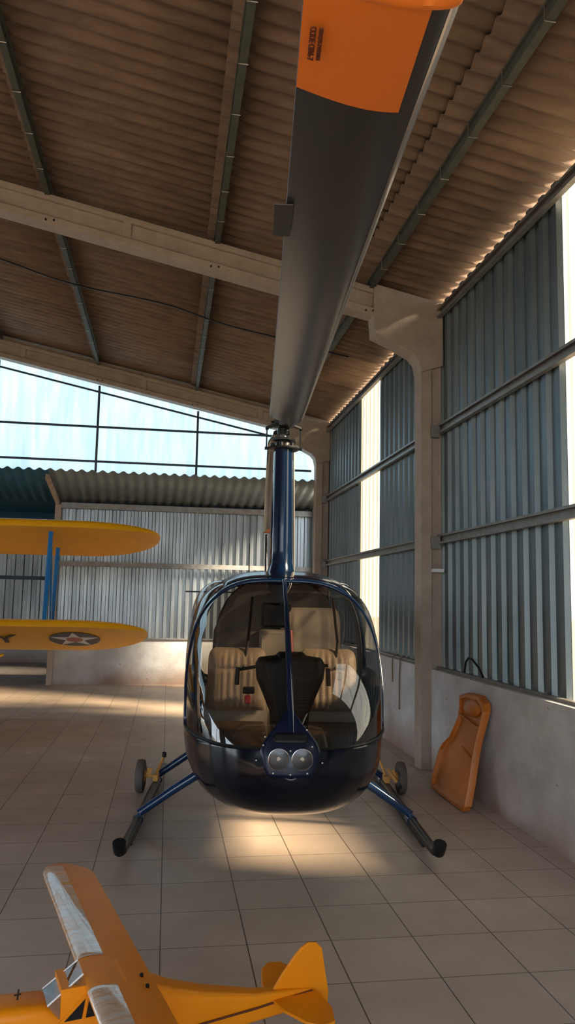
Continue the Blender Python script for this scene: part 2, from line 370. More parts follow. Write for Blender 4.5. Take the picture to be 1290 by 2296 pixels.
# gable: translucent sheets + steel bars
g = []
for x, d in corr(XL, 3.2, .2, .03, 'sine'): g.append([(x, 15.34+d, 4.30), (x, 15.34+d, max(4.32, roofz(x)+.03))])
tag(MB().grid(g).build('window_9', M_FIBB), 'pale blue translucent sheets filling the gable', kind='structure')
gg = tag(empty('gable_grid', (0, 15.26, 4.3)), 'grid of thin dark steel bars in front of the translucent gable', 'steel grid')
for z, x1 in ((5.23, 2.75), (4.53, 2.85)): at(MB().box(XR-5.5, x1, 15.26, 15.30, z-.02, z+.02).build('bar', M_BAR), gg)
at(MB().bar((XR, 15.28, roofz(XR)-.62), (2.7, 15.28, roofz(2.7)-.62), .03, .035).build('sloping_bar', M_BAR), gg)
for x in (-1.50, .48, -3.45, -5.4): at(MB().box(x-.022, x+.022, 15.23, 15.26, 4.32, roofz(x)-.5).build('upright_bar', M_BAR), gg)
# annex: sloping canopy, back wall, opening to a farther room
for k, (xa, xb, mm) in enumerate(((-10, -2.4, M_TEAL), (-2.4, 3.2, M_DARKZ))):
    g = []
    for x, d in corr(xa, xb, .20, .05, 'sine'): g.append([(x, 15.14, 4.31+d), (x, 16.9, 3.90+d)])
    tag(MB().grid(g).build(f'trim_{3+k}', mm, smooth=True, solid=.004, angle=80), ['deep teal corrugated annex roof at the far left', 'grey corrugated annex roof sloping down behind the gable'][k], kind='structure')
m = MB(); m.bar((-2.40, 15.14, 4.17), (-2.40, 16.8, 3.83), .07, .10)
m.box(-2.45, -2.33, 16.72, 16.85, 0, 3.82)
tag(m.build('annex_post', M_CONC, bevel=.005), 'cream concrete post with slanting strut left of the far corrugated wall', 'post')
tag(MB().box(-2.33, 3.2, 16.74, 16.84, 3.74, 3.86).build('annex_beam', M_GIRT), 'grey beam along the top of the far corrugated wall', 'beam')
tag(MB().box(-10, -2.46, 16.74, 16.84, 3.98, 4.10).build('annex_beam', M_GIRT), 'grey beam over the dark opening at the far left', 'beam')
tag(MB().box(-2.33, 3.2, 16.72, 16.78, 2.50, 2.60).build('annex_beam', M_GIRT), 'grey rail halfway up the far corrugated wall', 'beam')
wb = tag(empty('wall_back', (0, 16.9, 0)), 'far wall: whitewashed low wall under weathered corrugated sheets', kind='structure')
at(MB().box(-2.33, 3.2, 16.85, 17.0, 0, .96).build('low_wall', M_PLAST), wb)
g = []
for x, d in corr(-2.33, 3.2, .155, .04): g.append([(x, 16.92-d, .96), (x, 16.92-d, 2.5), (x, 16.92-d, 3.80)])
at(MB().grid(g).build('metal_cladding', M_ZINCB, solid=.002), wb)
at(MB().box(-2.33, 3.2, 16.82, 16.87, .96, .99).build('sill', M_GIRT), wb)
wf = tag(empty('wall_far', (-6, 22.3, 0)), 'dim corrugated wall of the room beyond the opening', kind='structure')
at(MB().box(-12, 3.2, 22.2, 22.35, 0, .32).build('low_wall', M_PLAST), wf)
g = []
for x, d in corr(-12, 3.2, .235, .04): g.append([(x, 22.25-d, .3), (x, 22.25-d, 4.16)])
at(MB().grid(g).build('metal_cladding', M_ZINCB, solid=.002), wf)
tag(MB().box(-12, 3.2, 22.1, 22.16, 2.28, 2.38).build('annex_beam', M_BAR), 'dark rail on the dim far room wall between the biplane wings', 'beam')
tag(MB().box(-12, -2.4, 21.9, 21.95, 3.25, 4.15).build('trim_5', M_TEAL), 'deep blue header board of the far room', kind='structure')
tag(MB().box(-12, 3.2, 16.9, 22.4, 4.15, 4.2).build('trim_2', M_TEAL), 'dark blue sheet ceiling of the far room', kind='structure')
tag(MB().box(-12.1, -12, 16.0, 22.4, 0, 4.2).build('wall_annex', M_ZINCB), 'side wall of the far room', kind='structure')
tag(MB().box(3.19, 3.3, 17.0, 22.4, 0, 4.3).build('wall_annex_right', M_ZINCB), 'annex side wall behind the right wall line', kind='structure')
# left wall with open bays, front wall with the big hangar door opening
m = MB()
for a, b in ((YF, -1), (5, 7), (13, 15.3)): m.box(XL-.1, XL, a, b, 0, roofz(XL))
m.box(XL-.1, XL, YF, 15.3, 4.1 if True else 0, roofz(XL)); 
tag(m.build('wall_left', M_ZINC), 'left hangar wall with open daylight bays', kind='structure')
m = MB(); zt = 4.6
m.box(2.6, 3.2, YF-.1, YF, 0, zt); m.box(XL, -7.5, YF-.1, YF, 0, zt)
m.prism([(XL, zt), (3.2, zt), (3.2, roofz(3.2)-.05), (XR, roofz(XR)-.05), (XL, roofz(XL)-.05)], YF-.1, YF, lambda a, b, t: (a, t, b))
m.box(-2.55, -2.4, YF-.1, YF, 0, zt)
tag(m.build('wall_front', M_ZINC), 'front hangar wall around the open sliding door', kind='structure')
# hedge outside the front door, seen only in reflections
m = MB()
for i in range(26):
    x = -16+i*1.2; r = random.uniform(.9, 1.7); m.lathe([(.05, -.2), (r*.8, 0), (r, r*.6), (r*.75, r*1.3), (.1, r*1.7)], (x, -19+random.uniform(-1, 1), 0), 'z', 10)
tag(m.build('outdoor_hedge', M_LEAF, smooth=True), 'green shrubs outside the open hangar door', 'shrubs', kind='stuff')

# ------------------------------------------------------------------ helicopter
HX, HY, HYAW = .96, 6.5, math.radians(-6)
heli = tag(empty('helicopter', (HX, HY, 0), HYAW), 'dark navy light helicopter with two nose lamps, parked on skids on the tiles', 'helicopter')
T = np.array([  # u, half width, z bottom, z top, exponent
 (2.00, .02, .86, .90, 2.1), (1.985, .13, .78, .99, 2.2), (1.95, .24, .715, 1.07, 2.3), (1.88, .36, .65, 1.17, 2.45), (1.75, .475, .59, 1.31, 2.6),
 (1.55, .58, .53, 1.48, 2.7), (1.3, .66, .485, 1.67, 2.8), (1.05, .705, .46, 1.84, 3.0), (.8, .73, .45, 1.97, 3.15), (.5, .735, .445, 2.075, 3.2),
 (.2, .73, .445, 2.12, 3.2), (-.2, .70, .455, 2.13, 3.0), (-.6, .60, .50, 2.09, 2.7), (-.95, .45, .64, 2.03, 2.5), (-1.3, .28, .95, 1.93, 2.3), (-1.6, .17, 1.28, 1.82, 2.1)])[::-1]
UU = np.linspace(-1.6, 2.0, 721)
def smooth(a):
    for _ in range(3):
        b = a.copy(); b[6:-6] = np.convolve(a, np.ones(13)/13, 'same')[6:-6]; a = b
    return a
TS = [smooth(np.interp(UU, T[:, 0], T[:, k])) for k in range(1, 5)]
def sect(u):
    w, zb, zt, n = [float(np.interp(u, UU, a)) for a in TS]
    return w, zb, zt, zb+(zt-zb)*.47, n
def spt(u, th, off=0.):
    w, zb, zt, zc, n = sect(u); c, s = math.cos(th), math.sin(th)
    h = (zt-zc) if s >= 0 else (zc-zb)
    x = (w+off)*math.copysign(abs(c)**(2/n), c); z = zc+(h+off)*math.copysign(abs(s)**(2/n), s)
    return (x, -u, z)
ZL = 1.01
def th0(u):
    w, zb, zt, zc, n = sect(u)
    if ZL >= zt: return PI/2
    if ZL >= zc: return math.asin(min(1, ((ZL-zc)/(zt-zc))**(n/2)))
    return -math.asin(min(1, ((zc-ZL)/(zc-zb))**(n/2)))
def upt(u, q, off=0.):
    a = th0(u); return spt(u, a+(PI-2*a)*q, off)      # q=0 right side (+x), q=1 left side
def uback(q): return 1.12-.50*math.sin(PI*q)
def patch(uf, ub, q0, q1, ns=30, nq=24, bulge=0.):
    g = []
    for i in range(ns+1):
        s = i/ns; row = []
        for j in range(nq+1):
            q = q0+(q1-q0)*j/nq; a = uf(q) if callable(uf) else uf; b = ub(q) if callable(ub) else ub
            row.append(upt(a+(b-a)*s, q, bulge*math.sin(PI*s)**.7*math.sin(PI*j/nq)**.7 if bulge else 0.))
        g.append(row)
    return MB().grid(g)
# lower shell
us = [-1.6+(3.6)*(1-(1-i/70)**1.6) for i in range(71)]
g = []
for u in us:
    a = th0(u); row = []
    for j in range(73):
        th = PI-a+(PI+2*a)*j/72; row.append(spt(u, th))
    g.append(row)
MB().grid(g).build('lower_fuselage', M_NAVY, heli, smooth=True, solid=.008, angle=80)
UF = 1.985
uw = lambda q: UF-.0*q
nose = lambda q: min(UF, 1.984)
MB_ws = []
for q0, q1, nm in ((0., .5, 'windscreen_right'), (.5, 1., 'windscreen_left')):
    g = []
    for i in range(61):
        s = (i/60)**1.6; row = []
        for j in range(31):
            q = q0+(q1-q0)*j/30; row.append(upt(UF+(uback(q)-UF)*s, q, .0))
        g.append(row)
    MB().grid(g).build('windscreen', M_GLASS, heli, smooth=True, angle=80)
A0 = lambda q: uback(q)+.005
A1 = lambda q: uback(q)-.05
fr = patch(A0, A1, 0, 1, 4, 80); fr.build('door_pillar', M_BLUE, heli, smooth=True, solid=.02, angle=80)
# roof and sides
patch(A1, -1.6, .345, .655, 50, 16).build('cabin_roof', M_NAVY, heli, smooth=True, solid=.012, angle=80)
for a, b, c, d in ((0, .05, .345, .05), (1, .95, .655, .95)):
    patch(A1, -1.6, a, b, 50, 3).build('door_sill', M_NAVY, heli, smooth=True, solid=.012, angle=80)
    patch(A1, .10, b, c, 26, 18, .03).build('door_window', M_GLASS, heli, smooth=True, angle=80)
    patch(.105, .02, b, c, 4, 18).build('door_post', M_BLUE, heli, smooth=True, solid=.02, angle=80)
    patch(.02, -.62, b, c, 20, 18, .13).build('rear_window', M_GLASS, heli, smooth=True, angle=80)
    patch(-.615, -1.6, b, c, 20, 14).build('rear_side', M_NAVY, heli, smooth=True, solid=.012, angle=80)
# windscreen centre post and top arch
pts = [Vector(upt(u, .5, .006)) for u in np.linspace(1.93, .62, 26)]
MB().tube(pts, [.022-.006*i/25 for i in range(26)], 10).build('centre_post', M_BLUE, heli, smooth=True)
for sgn in (0, 1):
    pts = [Vector(upt(UF+(uback(0 if sgn == 0 else 1)-UF)*i/30, 0 if sgn == 0 else 1, .004)) for i in range(31)]
    MB().tube(pts, .009, 6).build('windscreen_trim', M_BLACK, heli, smooth=True)
# nose: fairing, lamp plate
def fu(x, z):
    lo, hi = 0., 2.0
    for _ in range(40):
        mid = (lo+hi)/2; w, zb, zt, zc, n = sect(mid); h = (zt-zc) if z >= zc else (zc-zb)
        ins = (abs(x)/w)**n+(abs(z-zc)/max(h, 1e-4))**n < 1
        if ins: lo = mid
        else: hi = mid
    return lo
def nose_patch(rows, off, name, m, **k):
    g = []
    for z, xa, xb in rows:
        g.append([(xa+(xb-xa)*j/14, -(fu(xa+(xb-xa)*j/14, z)+off), z) for j in range(15)])
    return MB().grid(g).build(name, m, heli, smooth=True, solid=.006, angle=80, **k)
NX = -.005
nose_patch([(1.245, NX-.012, NX+.012), (1.20, NX-.035, NX+.035), (1.15, NX-.075, NX+.075), (1.10, NX-.12, NX+.12), (1.05, NX-.16, NX+.16), (1.0, NX-.18, NX+.18), (.96, NX-.17, NX+.17), (.92, NX-.16, NX+.16), (.88, NX-.14, NX+.14), (.86, NX-.11, NX+.11)], .012, 'nose_fairing', mat('dark_nose_paint', (.003, .008, .028), rough=.3, coat=.1, spec=.3))
nose_patch([(1.105, NX-.08, NX+.08), (1.09, NX-.10, NX+.10), (1.065, NX-.105, NX+.105), (1.05, NX-.09, NX+.09)], .017, 'nose_vent', M_BLACK)
for dx in (-.069, .069):
    cx_, cz = NX+dx, .965; u = fu(cx_, cz)+.012; c = (cx_, -u, cz)
    l = MB(); l.lathe([(.063, .03), (.063, -.016), (.060, -.017), (.057, -.008), (.001, -.006)][:3]+[(.056, .0), (.030, .022), (.004, .03)], c, 'y', 28)
    lo_ = l.build('landing_light', M_REFL, heli, smooth=True)
    b = MB(); b.lathe([(.012, -.004), (.011, .02), (.004, .026)], (cx_, -u+.0, cz), 'y', 12); bo = b.build('bulb', M_STEEL, lo_)
    MB().lathe([(.001, -.020), (.03, -.0185), (.060, -.012), (.060, -.010), (.03, -.0165), (.001, -.018)], c, 'y', 28).build('lens', M_LENS, lo_, smooth=True)
rv = [(-.16, 1.035), (-.09, 1.005), (0, 1.01), (.13, 1.03), (-.10, .885), (0, .88), (.10, .885), (.19, .94), (-.15, 1.08), (.10, 1.12), (-.2, .95)]
for x, z in rv:
    u = fu(NX+x, z)+.018; MB().lathe([(.006, 0), (.005, -.004), (.001, -.005)], (NX+x, -u, z), 'y', 8).build('screw', M_STEEL, heli)
# mast fairing: teardrop section
def tear(w, f, b, z, k=26):
    r = []
    for i in range(k):
        a = 2*PI*i/k; x = w*math.sin(a); y = -f*math.cos(a) if math.cos(a) > 0 else b*abs(math.cos(a))**1.2
        r.append((x*(1 if math.cos(a) > 0 else (1-.55*abs(math.cos(a)))), y, z))
    return r
rings = [tear(.130-.045*min(1, t)**.8, .15-.05*t, .50-.28*t, 2.02+1.17*t) for t in (0, .02, .06, .15, .3, .5, .7, .85, 1.)]
rings = [tear(.17, .26, .7, 2.03), tear(.125, .19, .58, 2.10), tear(.105, .155, .5, 2.2)]+[tear(.105-.022*t, .15-.04*t, .48-.25*t, 2.2+.99*t) for t in (.1, .3, .5, .7, .9, 1.)]
MB().loft(rings).build('mast_fairing', M_BLUE, heli, smooth=True, angle=50)
MB().tube([(.112, -.02, 2.08), (.105, -.02, 2.5), (.092, -.02, 3.17)], .008, 8).build('fairing_trim', M_STEEL, heli, smooth=True)
MB().lathe([(.03, 3.17), (.03, 3.47), (.022, 3.49)], (0, 0, 0), 'z', 16).build('rotor_shaft', M_STEEL, heli, smooth=True)
m = MB(); m.lathe([(.10, 3.185), (.135, 3.195), (.14, 3.205), (.135, 3.215), (.07, 3.22), (.065, 3.27), (.10, 3.275), (.105, 3.295), (.05, 3.30)], (0, 0, 0), 'z', 28)
for a in range(6):
    t = a*PI/3+.3; m.lathe([(.018, 3.215), (.018, 3.245), (.01, 3.25)], (.10*math.cos(t), .10*math.sin(t), 0), 'z', 8)
m.bar((-.165, 0, 3.205), (.165, 0, 3.205), .03, .016)
m.build('swashplate', M_DKST, heli, smooth=True)
for s_ in (-1, 1):
    m = MB(); m.tube([(s_*.150, -.02, 3.20), (s_*.148, -.03, 3.385)], .0065, 8); m.lathe([(.014, -.014), (.014, .014)], (s_*.150, -.02, 3.205), 'x', 10); m.lathe([(.014, -.014), (.014, .014)], (s_*.148, -.03, 3.38), 'x', 10)
    m.build('pitch_link', M_DKST, heli, smooth=True)
# rotor hub and blades
rot = empty('rotor_hub', (0, 0, 3.42)); rot.parent = heli; rot.rotation_euler = (0, 0, math.radians(-.75))
m = MB(); m.box(-.052, .052, -.17, .17, -.04, .045); m.box(-.085, .085, -.045, .045, -.02, .04)
m.lathe([(.055, -.09), (.055, -.05), (.035, -.045)], (0, 0, 0), 'z', 16)
for s_ in (-1, 1): m.lathe([(.028, -.03), (.028, .03), (.02, .035)], (s_*.085, 0, .01), 'x', 14); m.bar((s_*.05, -.12, -.02), (s_*.148, -.03, -.035), .03, .022)
hb = m.build('hub_block', M_DKST, rot, bevel=.006)
# rotor_hub must be a mesh: use the block itself as the part and blades as parts of the helicopter
bpy.data.objects.remove(rot); hb.parent = heli; hb.location = (0, 0, 3.42); hb.name = 'rotor_hub'
def airfoil(c, t, n=26, le=1):
    """closed section: x from -c*.75 (trailing) to +c*.25 (leading)"""
    xs = [.5*(1-math.cos(PI*i/n)) for i in range(n+1)]
    f = lambda x: 5*t*(.2969*math.sqrt(x)-.126*x-.3516*x*x+.2843*x**3-.1015*x**4)+.0012
    up_ = [(c*(.25-x)*1., c*(f(x)*1.08)) for x in xs]; lo_ = [(c*(.25-x), -c*f(x)*.92) for x in xs]
    return up_+lo_[::-1][1:-1]
SPAN = 5.39; CH = .272
def blade(sign):
    be = empty('main_rotor_blade', (0, 0, 3.40)); be.parent = heli
    be.rotation_euler = (math.radians(4.9)*1, 0, math.radians(-.75)+(0 if sign < 0 else PI))
    if sign > 0: be.rotation_euler = (math.radians(4.9), 0, math.radians(-.75)+PI)
    return be
# blade object coordinates: span along -y, leading edge +x, underside -z
def sect_pts(y, c, t, x0=0., dz=0., tw=0.):
    out = []
    for a, b in airfoil(c, t):
        ca, sa = math.cos(tw), math.sin(tw); X = x0+a*ca+b*sa; Z = -a*sa+b*ca
        out.append((X, y, Z+dz))
    return out
def make_blade(sign):
    be_rot = (math.radians(4.9), 0, math.radians(-.75)+(0 if sign < 0 else PI))
    stations = [(-.17, .085, .50), (-.24, .10, .42), (-.33, .18, .24), (-.42, .25, .16), (-.52, CH, .115), (-1.5, CH, .115), (-3., CH, .115), (-SPAN+.27, CH, .115), (-SPAN, CH, .115)]
    x0 = .068
    rings = [sect_pts(y, c, t, x0+(.0), 0, math.radians(7-5*abs(y)/SPAN)) for y, c, t in stations]
    def x_of(c): return 0
    bl = MB().loft(rings).build('main_rotor_blade', M_BLADE, heli, smooth=True, angle=50)
    bl.location = (0, 0, 3.40); bl.rotation_euler = be_rot
    N = len(rings[0]); n = 26
    # leading edge strip: around indices near leading edge
    def strip(i_up, i_lo, y0, y1, off, name, m, curve=None, rows=2, **k):
        g = []
        idx = list(range(i_up, -1, -1))+list(range(N-1, N-1-i_lo, -1)) if i_up >= 0 else None
        for r in range(rows+1):
            f = r/rows; row = []
            for ii in idx:
                yy = y0+(y1-y0)*f
                if curve: yy = curve(ii, f)
                p = sect_pts(yy, CH, .115, x0, 0, math.radians(7-5*abs(yy)/SPAN))
                q = p[ii]; cxm = sum(a[0] for a in p)/len(p); czm = sum(a[2] for a in p)/len(p)
                v = Vector((q[0]-cxm, 0, (q[2]-czm)*4)).normalized()
                row.append((q[0]+v.x*off, yy, q[2]+v.z*off))
            g.append(row)
        return MB().grid(g).build(name, m, bl, smooth=True, solid=.001, angle=80, **k)
    strip(5, 4, -.6, -SPAN+.005, .0018, 'leading_edge_strip', M_STEEL, rows=6)
    # orange underside paint: lower surface from trailing edge to ahead of mid chord
    g = []
    for r in range(13):
        row = []
        for j in range(n+1, N-6):   # lower surface indices, from the trailing edge towards the leading edge
            jj = (j-(n+1))/(N-7-(n+1)); y_in = -SPAN+.288+.042*(.5-.5*math.cos(PI*min(1, jj*1.15)))
            yy = y_in+(-SPAN-.002-y_in)*r/12
            p = sect_pts(yy, CH, .115, x0, 0, math.radians(7-5*abs(yy)/SPAN))[j]; row.append((p[0], yy, p[2]-.0016))
        g.append(row)
    MB().grid(g).build('orange_tip', M_ORAN, bl, smooth=True, angle=80)
    c = MB(); rr = []
    for dy, k in ((.0, 1.0), (-.006, 1.09), (-.018, 1.10), (-.030, 1.0), (-.036, .8)):
        p = sect_pts(-SPAN+.004+dy, CH, .115, x0, 0, math.radians(2)); cxm = sum(a[0] for a in p)/len(p)
        rr.append([(cxm+(a[0]-cxm)*(1+(k-1)*.35), a[1], a[2]*(1+(k-1)*6 if k > 1 else k)) for a in p])
    c.loft(rr).build('tip_cap', M_ORAN, bl, smooth=True)
    # trim tab on the trailing edge
    te = x0-CH*.75
    MB().box(te-.035, te+.02, -4.55, -4.32, -.004, .000).build('trim_tab', M_BLADE, bl, bevel=.001)
    if sign < 0:
        for i, (s, tx) in enumerate((('MADE IN USA', .0), ('C016-7 REV', .0))):
            mw = Matrix.Translation((te+.052-.020*i if False else te+.022+.015*i, -SPAN+.118, -.0125-.0012*i)) @ Matrix.Rotation(PI, 4, 'Y') @ Matrix.Rotation(PI/2, 4, 'Z')
            text_mesh('stencil', ['CODE C016-7', 'P/N C016-7 S/N 3291'][i], [.016, .0105][i], M_INK, bl, mw, .0012, .0006)
    return bl
make_blade(-1); make_blade(1)
# tail
rings = []
for i in range(13):
    t = i/12; u = -1.45-4.35*t; r = .21-.12*t; zc = 1.57+.40*t
    rings.append([(r*math.cos(2*PI*j/20), -u, zc+r*math.sin(2*PI*j/20)) for j in range(20)])
MB().loft(rings).build('tail_boom', M_NAVY, heli, smooth=True, angle=60)
m = MB(); m.prism([(-5.55, 1.95), (-5.95, 2.95), (-6.2, 2.95), (-5.98, 1.95), (-6.05, 1.30), (-5.85, 1.28)], -.02, .02, lambda a, b, t: (t, -a, b)); m.build('tail_fin', M_NAVY, heli, bevel=.01)
MB().box(-1.27, 0, 5.55, 5.85, 1.965, 1.99).build('tailplane', M_NAVY, heli, bevel=.008)
m = MB(); m.lathe([(.05, -.30), (.05, 0), (.03, .02)], (0, 5.95, 2.02), 'x', 12)
m.box(-.285, -.265, 5.88, 6.02, 1.30, 2.78)
m.build('tail_rotor', M_DKST, heli, bevel=.004)
# skids, cross tubes
def heli_local(x, y, z):
    v = Vector((x-HX, y-HY, 0)); v.rotate(Matrix.Rotation(-HYAW, 3, 'Z')); return Vector((v.x, v.y, z))
SKX = 1.13
for s_ in (-1, 1):
    zs = .085
    pts = [(s_*SKX, 1.9, zs), (s_*SKX, -.70, zs), (s_*SKX, -.86, zs+.008), (s_*SKX, -.95, zs+.035), (s_*SKX, -1.00, zs+.08)]
    sk = MB().tube(pts, .036, 16).build('skid_tube', M_DKST, heli, smooth=True)
    MB().tube([(s_*SKX, -.955, zs+.035), (s_*SKX, -1.00, zs+.078), (s_*SKX, -1.012, zs+.105)], .047, 16).build('skid_cap', M_BLACK, sk, smooth=True)
    MB().box(s_*SKX-.018, s_*SKX+.018, -.52, 1.85, .012, .05).build('wear_strip', M_DKST, sk, bevel=.004)
    for yy in (-.02, 1.35):
        m = MB()
        m.tube([(s_*.40, yy, .50), (s_*.60, yy, .47), (s_*.85, yy, .31), (s_*SKX, yy, zs+.035)], [.040, .040, .036, .033], 14)
        m.tube([(s_*SKX, yy-.07, zs), (s_*SKX, yy+.07, zs)], .043, 14)
        m.build('cross_tube', mat('royal_blue_paint', (.002, .024, .085), rough=.2, coat=.5), heli, smooth=True)
# ground handling wheels clamped to the skids
for s_ in (-1, 1):
    wx, wy = s_*(SKX+.15), 1.13
    e = MB().lathe([(.05, -.04), (.12, -.042), (.148, -.034), (.155, -.015), (.155, .015), (.148, .034), (.12, .042), (.05, .04)], (wx, wy, .155), 'x', 28).build('handling_wheel', M_RUB, heli, smooth=True)
    MB().lathe([(.02, -.05), (.055, -.045), (.055, .045), (.02, .05)], (wx, wy, .155), 'x', 16).build('wheel_hub', M_BRASS, e, smooth=True)
    V = lambda x, y, z: (wx+x, wy+y, z)
    m = MB(); m.bar(V(0, 0, .155), V(-s_*.15, -.02, .16), .03, .03); m.bar(V(-s_*.07, 0, .16), V(-s_*.09, .0, .23), .025, .05); m.bar(V(-s_*.15, -.08, .15), V(-s_*.15, .06, .15), .05, .06)
    m.build('axle_bracket', M_BRASS, e, bevel=.004)
    MB().bar(V(-s_*.15, 0, .17), V(-s_*.21, .05, .33), .02, .02).build('handle', M_BRASS, e, bevel=.003)
    MB().lathe([(.004, -.03), (.022, -.02), (.022, .02), (.004, .03)], V(-s_*.215, .055, .345), 'z', 10).build('handle_grip', M_BLACK, e, smooth=True)
    if s_ > 0:
        MB().tube([V(-.13, -.02, .235), V(-.11, -.42, .19)], .018, 10).build('lever', M_BRASS, e, smooth=True)
        MB().tube([V(-.11, -.41, .191), V(-.106, -.49, .182)], .021, 10).build('lever_grip', M_DKST, e, smooth=True)
# cabin interior
MB().box(-.30, .30, -1.45, .45, .62, .66).build('cabin_floor', M_CARPET, heli)
def cushion(x0, x1, y, z0, z1, pleats, depth=.12, slope=.12):
    g = []; nx, nz = 40, 24
    for i in range(nz+1):
        t = i/nz; row = []
        for j in range(nx+1):
            s = j/nx; e1 = min(1, min(s, 1-s)*7)**.5; e2 = min(1, min(t, 1-t)*6)**.5
            pl = .010*abs(math.sin(PI*s*pleats)) if .18 < s < .82 else 0
            if abs(t-.66) < .03: pl = -.006
            # rounded outline
            zz = z0+(z1-z0)*t; inset = .05*(1-math.sqrt(max(0, 1-max(0, (t-.8)/.2)**2)))
            x = x0+inset+(x1-x0-2*inset)*s
            row.append((x, y+slope*(t)-depth*.5*e1*e2-pl*e1*e2, zz))
        g.append(row)
    b = MB().grid(g); b.box(x0+.03, x1-.03, y+.0, y+.03, z0, z0+.02)
    g2 = [[(p[0], y+slope*((p[2]-z0)/(z1-z0))+.05, p[2]) for p in (r[0], r[-1])] for r in (g[0], g[12], g[-1])]
    b.grid(g2); return b
for sx0, nm in ((-.60, 'seat_back'), (.12, 'seat_back')):
    MB(); cushion(sx0+.02, sx0+.48, -.52, 1.03, 1.50, 9).build('seat_back', M_TAN, heli, smooth=True, angle=60)
    m = MB(); m.prism(rrect(.46, .46, .05, 4, sx0+.25, -.75), .80, .95, lambda a, b, t: (a, b, t)); m.build('seat_cushion', mat('brown_seat_cushion', (.11, .065, .04), rough=.6), heli, bevel=.02, smooth=True)
    m = MB(); m.box(sx0+.01, sx0+.49, -.98, -.5, .64, .80); m.build('seat_base', M_BLACK, heli, bevel=.01)
    m = MB(); m.box(sx0+.0, sx0+.50, -.44, -.40, .64, 1.20); m.build('seat_support', M_BEIGE, heli)
    m = MB(); m.tube([(sx0+.30, -.50, 1.35), (sx0+.33, -.42, 1.55), (sx0+.36, .22, 1.9)], .012, 6); m.build('seat_belt', M_BLACK, heli)
# rear bench and bulkhead
cushion(-.56, -.02, .22, .95, 1.60, 3, .10, .1).build('rear_seat_back', mat('grey_headliner', (.16, .13, .11), rough=.9), heli, smooth=True, angle=60)
cushion(.02, .56, .22, .95, 1.82, 3, .10, .1).build('rear_seat_back', M_BEIGE, heli, smooth=True, angle=60)
MB().box(-.56, .56, -.18, .25, .64, .98).build('rear_bench', M_BEIGE, heli, bevel=.03)
g = [[(x, .40+.1*abs(x), z) for x in np.linspace(-.60*k, .60*k, 9)] for z, k in ((.84, .86), (1.2, 1.0), (1.6, .97), (1.9, .75), (2.02, .5))]
MB().grid(g).build('bulkhead', mat('grey_headliner', (.16, .13, .11), rough=.9), heli, solid=.01)
MB().box(-.17, .10, .1, .36, 1.35, 1.62).build('centre_panel', M_BEIGE, heli, bevel=.02)
MB().box(-.16, .05, -.28, .05, 1.66, 1.86).build('overhead_box', M_BLACK, heli, bevel=.02)
# inner door hoop frames
for s_ in (-1, 1):
    pts = [Vector(spt(.06, th, -.035)) for th in (np.linspace(-.35, PI/2-.1, 18) if s_ > 0 else np.linspace(PI+.35, PI/2+.1, 18))]
    MB().tube(pts, .020, 8).build('cabin_hoop', mat('grey_headliner', (.16, .13, .11)), heli, smooth=True)
# instrument pod on its pedestal
pod = [(a+.03, b) for a, b in [(-.235, 1.34), (-.245, 1.44), (-.22, 1.485), (-.10, 1.50), (-.08, 1.525), (.09, 1.525), (.11, 1.50), (.22, 1.485), (.245, 1.44), (.235, 1.34), (.19, 1.24), (.14, 1.12), (.10, .64), (-.10, .64), (-.14, 1.12), (-.19, 1.24)]]
m = MB(); rings = []
for t, k, dy in ((0, .55, -.10), (.1, .8, -.085), (.3, .95, -.04), (.6, 1, .04), (1, 1., .12)):
    rings.append([(a*k, -1.22+dy, 1.1+(b-1.1)*(.80+.2*k) if b > 1.1 else b) for a, b in pod])
m.loft(rings); m.build('instrument_console', M_BLACK, heli, smooth=True, bevel=.01, angle=35)
m = MB()
for a, b, r in ((-.13, 1.40, .042), (-.02, 1.41, .042), (.10, 1.40, .042), (-.09, 1.29, .042), (.04, 1.29, .042)): m.lathe([(r, 0), (r, .012), (r*.8, .014)], (a, -1.10, b), 'y', 16)
m.build('gauges', M_DKST, heli)
# T-bar cyclic
m = MB(); m.tube([(0, -.95, .66), (.0, -.85, 1.0), (.02, -.80, 1.30), (-.0, -.78, 1.42)], .013, 8); m.tube([(-.34, -.76, 1.36), (-.02, -.78, 1.42), (.34, -.76, 1.40)], .012, 8); m.build('cyclic_stick', M_DKST, heli, smooth=True)
for s_ in (-1, 1): MB().tube([(s_*.34, -.76, 1.38-.02*s_*0), (s_*.345, -.77, 1.25)], .018, 8).build('cyclic_grip', M_BLACK, heli, smooth=True)
MB().tube([(.055, -.90, 1.44), (.045, -.84, 1.66)], .017, 8).build('red_handle', M_RED, heli, smooth=True)
m = MB(); m.box(-.30, -.21, -.66, -.60, 1.17, 1.22); m.build('collective_box', M_BLACK, heli, bevel=.01)
MB().box(-.285, -.24, -.675, -.655, 1.10, 1.16).build('red_tag', M_RED, heli, bevel=.006)
MB().tube([(.10, -1.36, 1.05), (.16, -1.25, 1.16), (.19, -1.15, 1.27)], .008, 8).build('cable_rod', M_STEEL, heli, smooth=True)
for s_ in (-1, 1):
    for k in (0, 1): 
        m = MB(); m.tube([(s_*.30+.12*k-.06, -1.45, .66), (s_*.30+.12*k-.06, -1.50, .82)], .012, 8); m.box(s_*.30+.12*k-.10, s_*.30+.12*k-.02, -1.52, -1.50, .80, .90); m.build('pedal', M_STEEL, heli)
m = MB(); m.lathe([(.015, 0), (.045, .0), (.045, .05), (.02, .06)], (.0, -.92, 1.83), 'y', 16); m.bar((0, -.90, 1.83), (0, -.85, 1.95), .02, .02); m.build('compass', M_BLACK, heli, smooth=True)

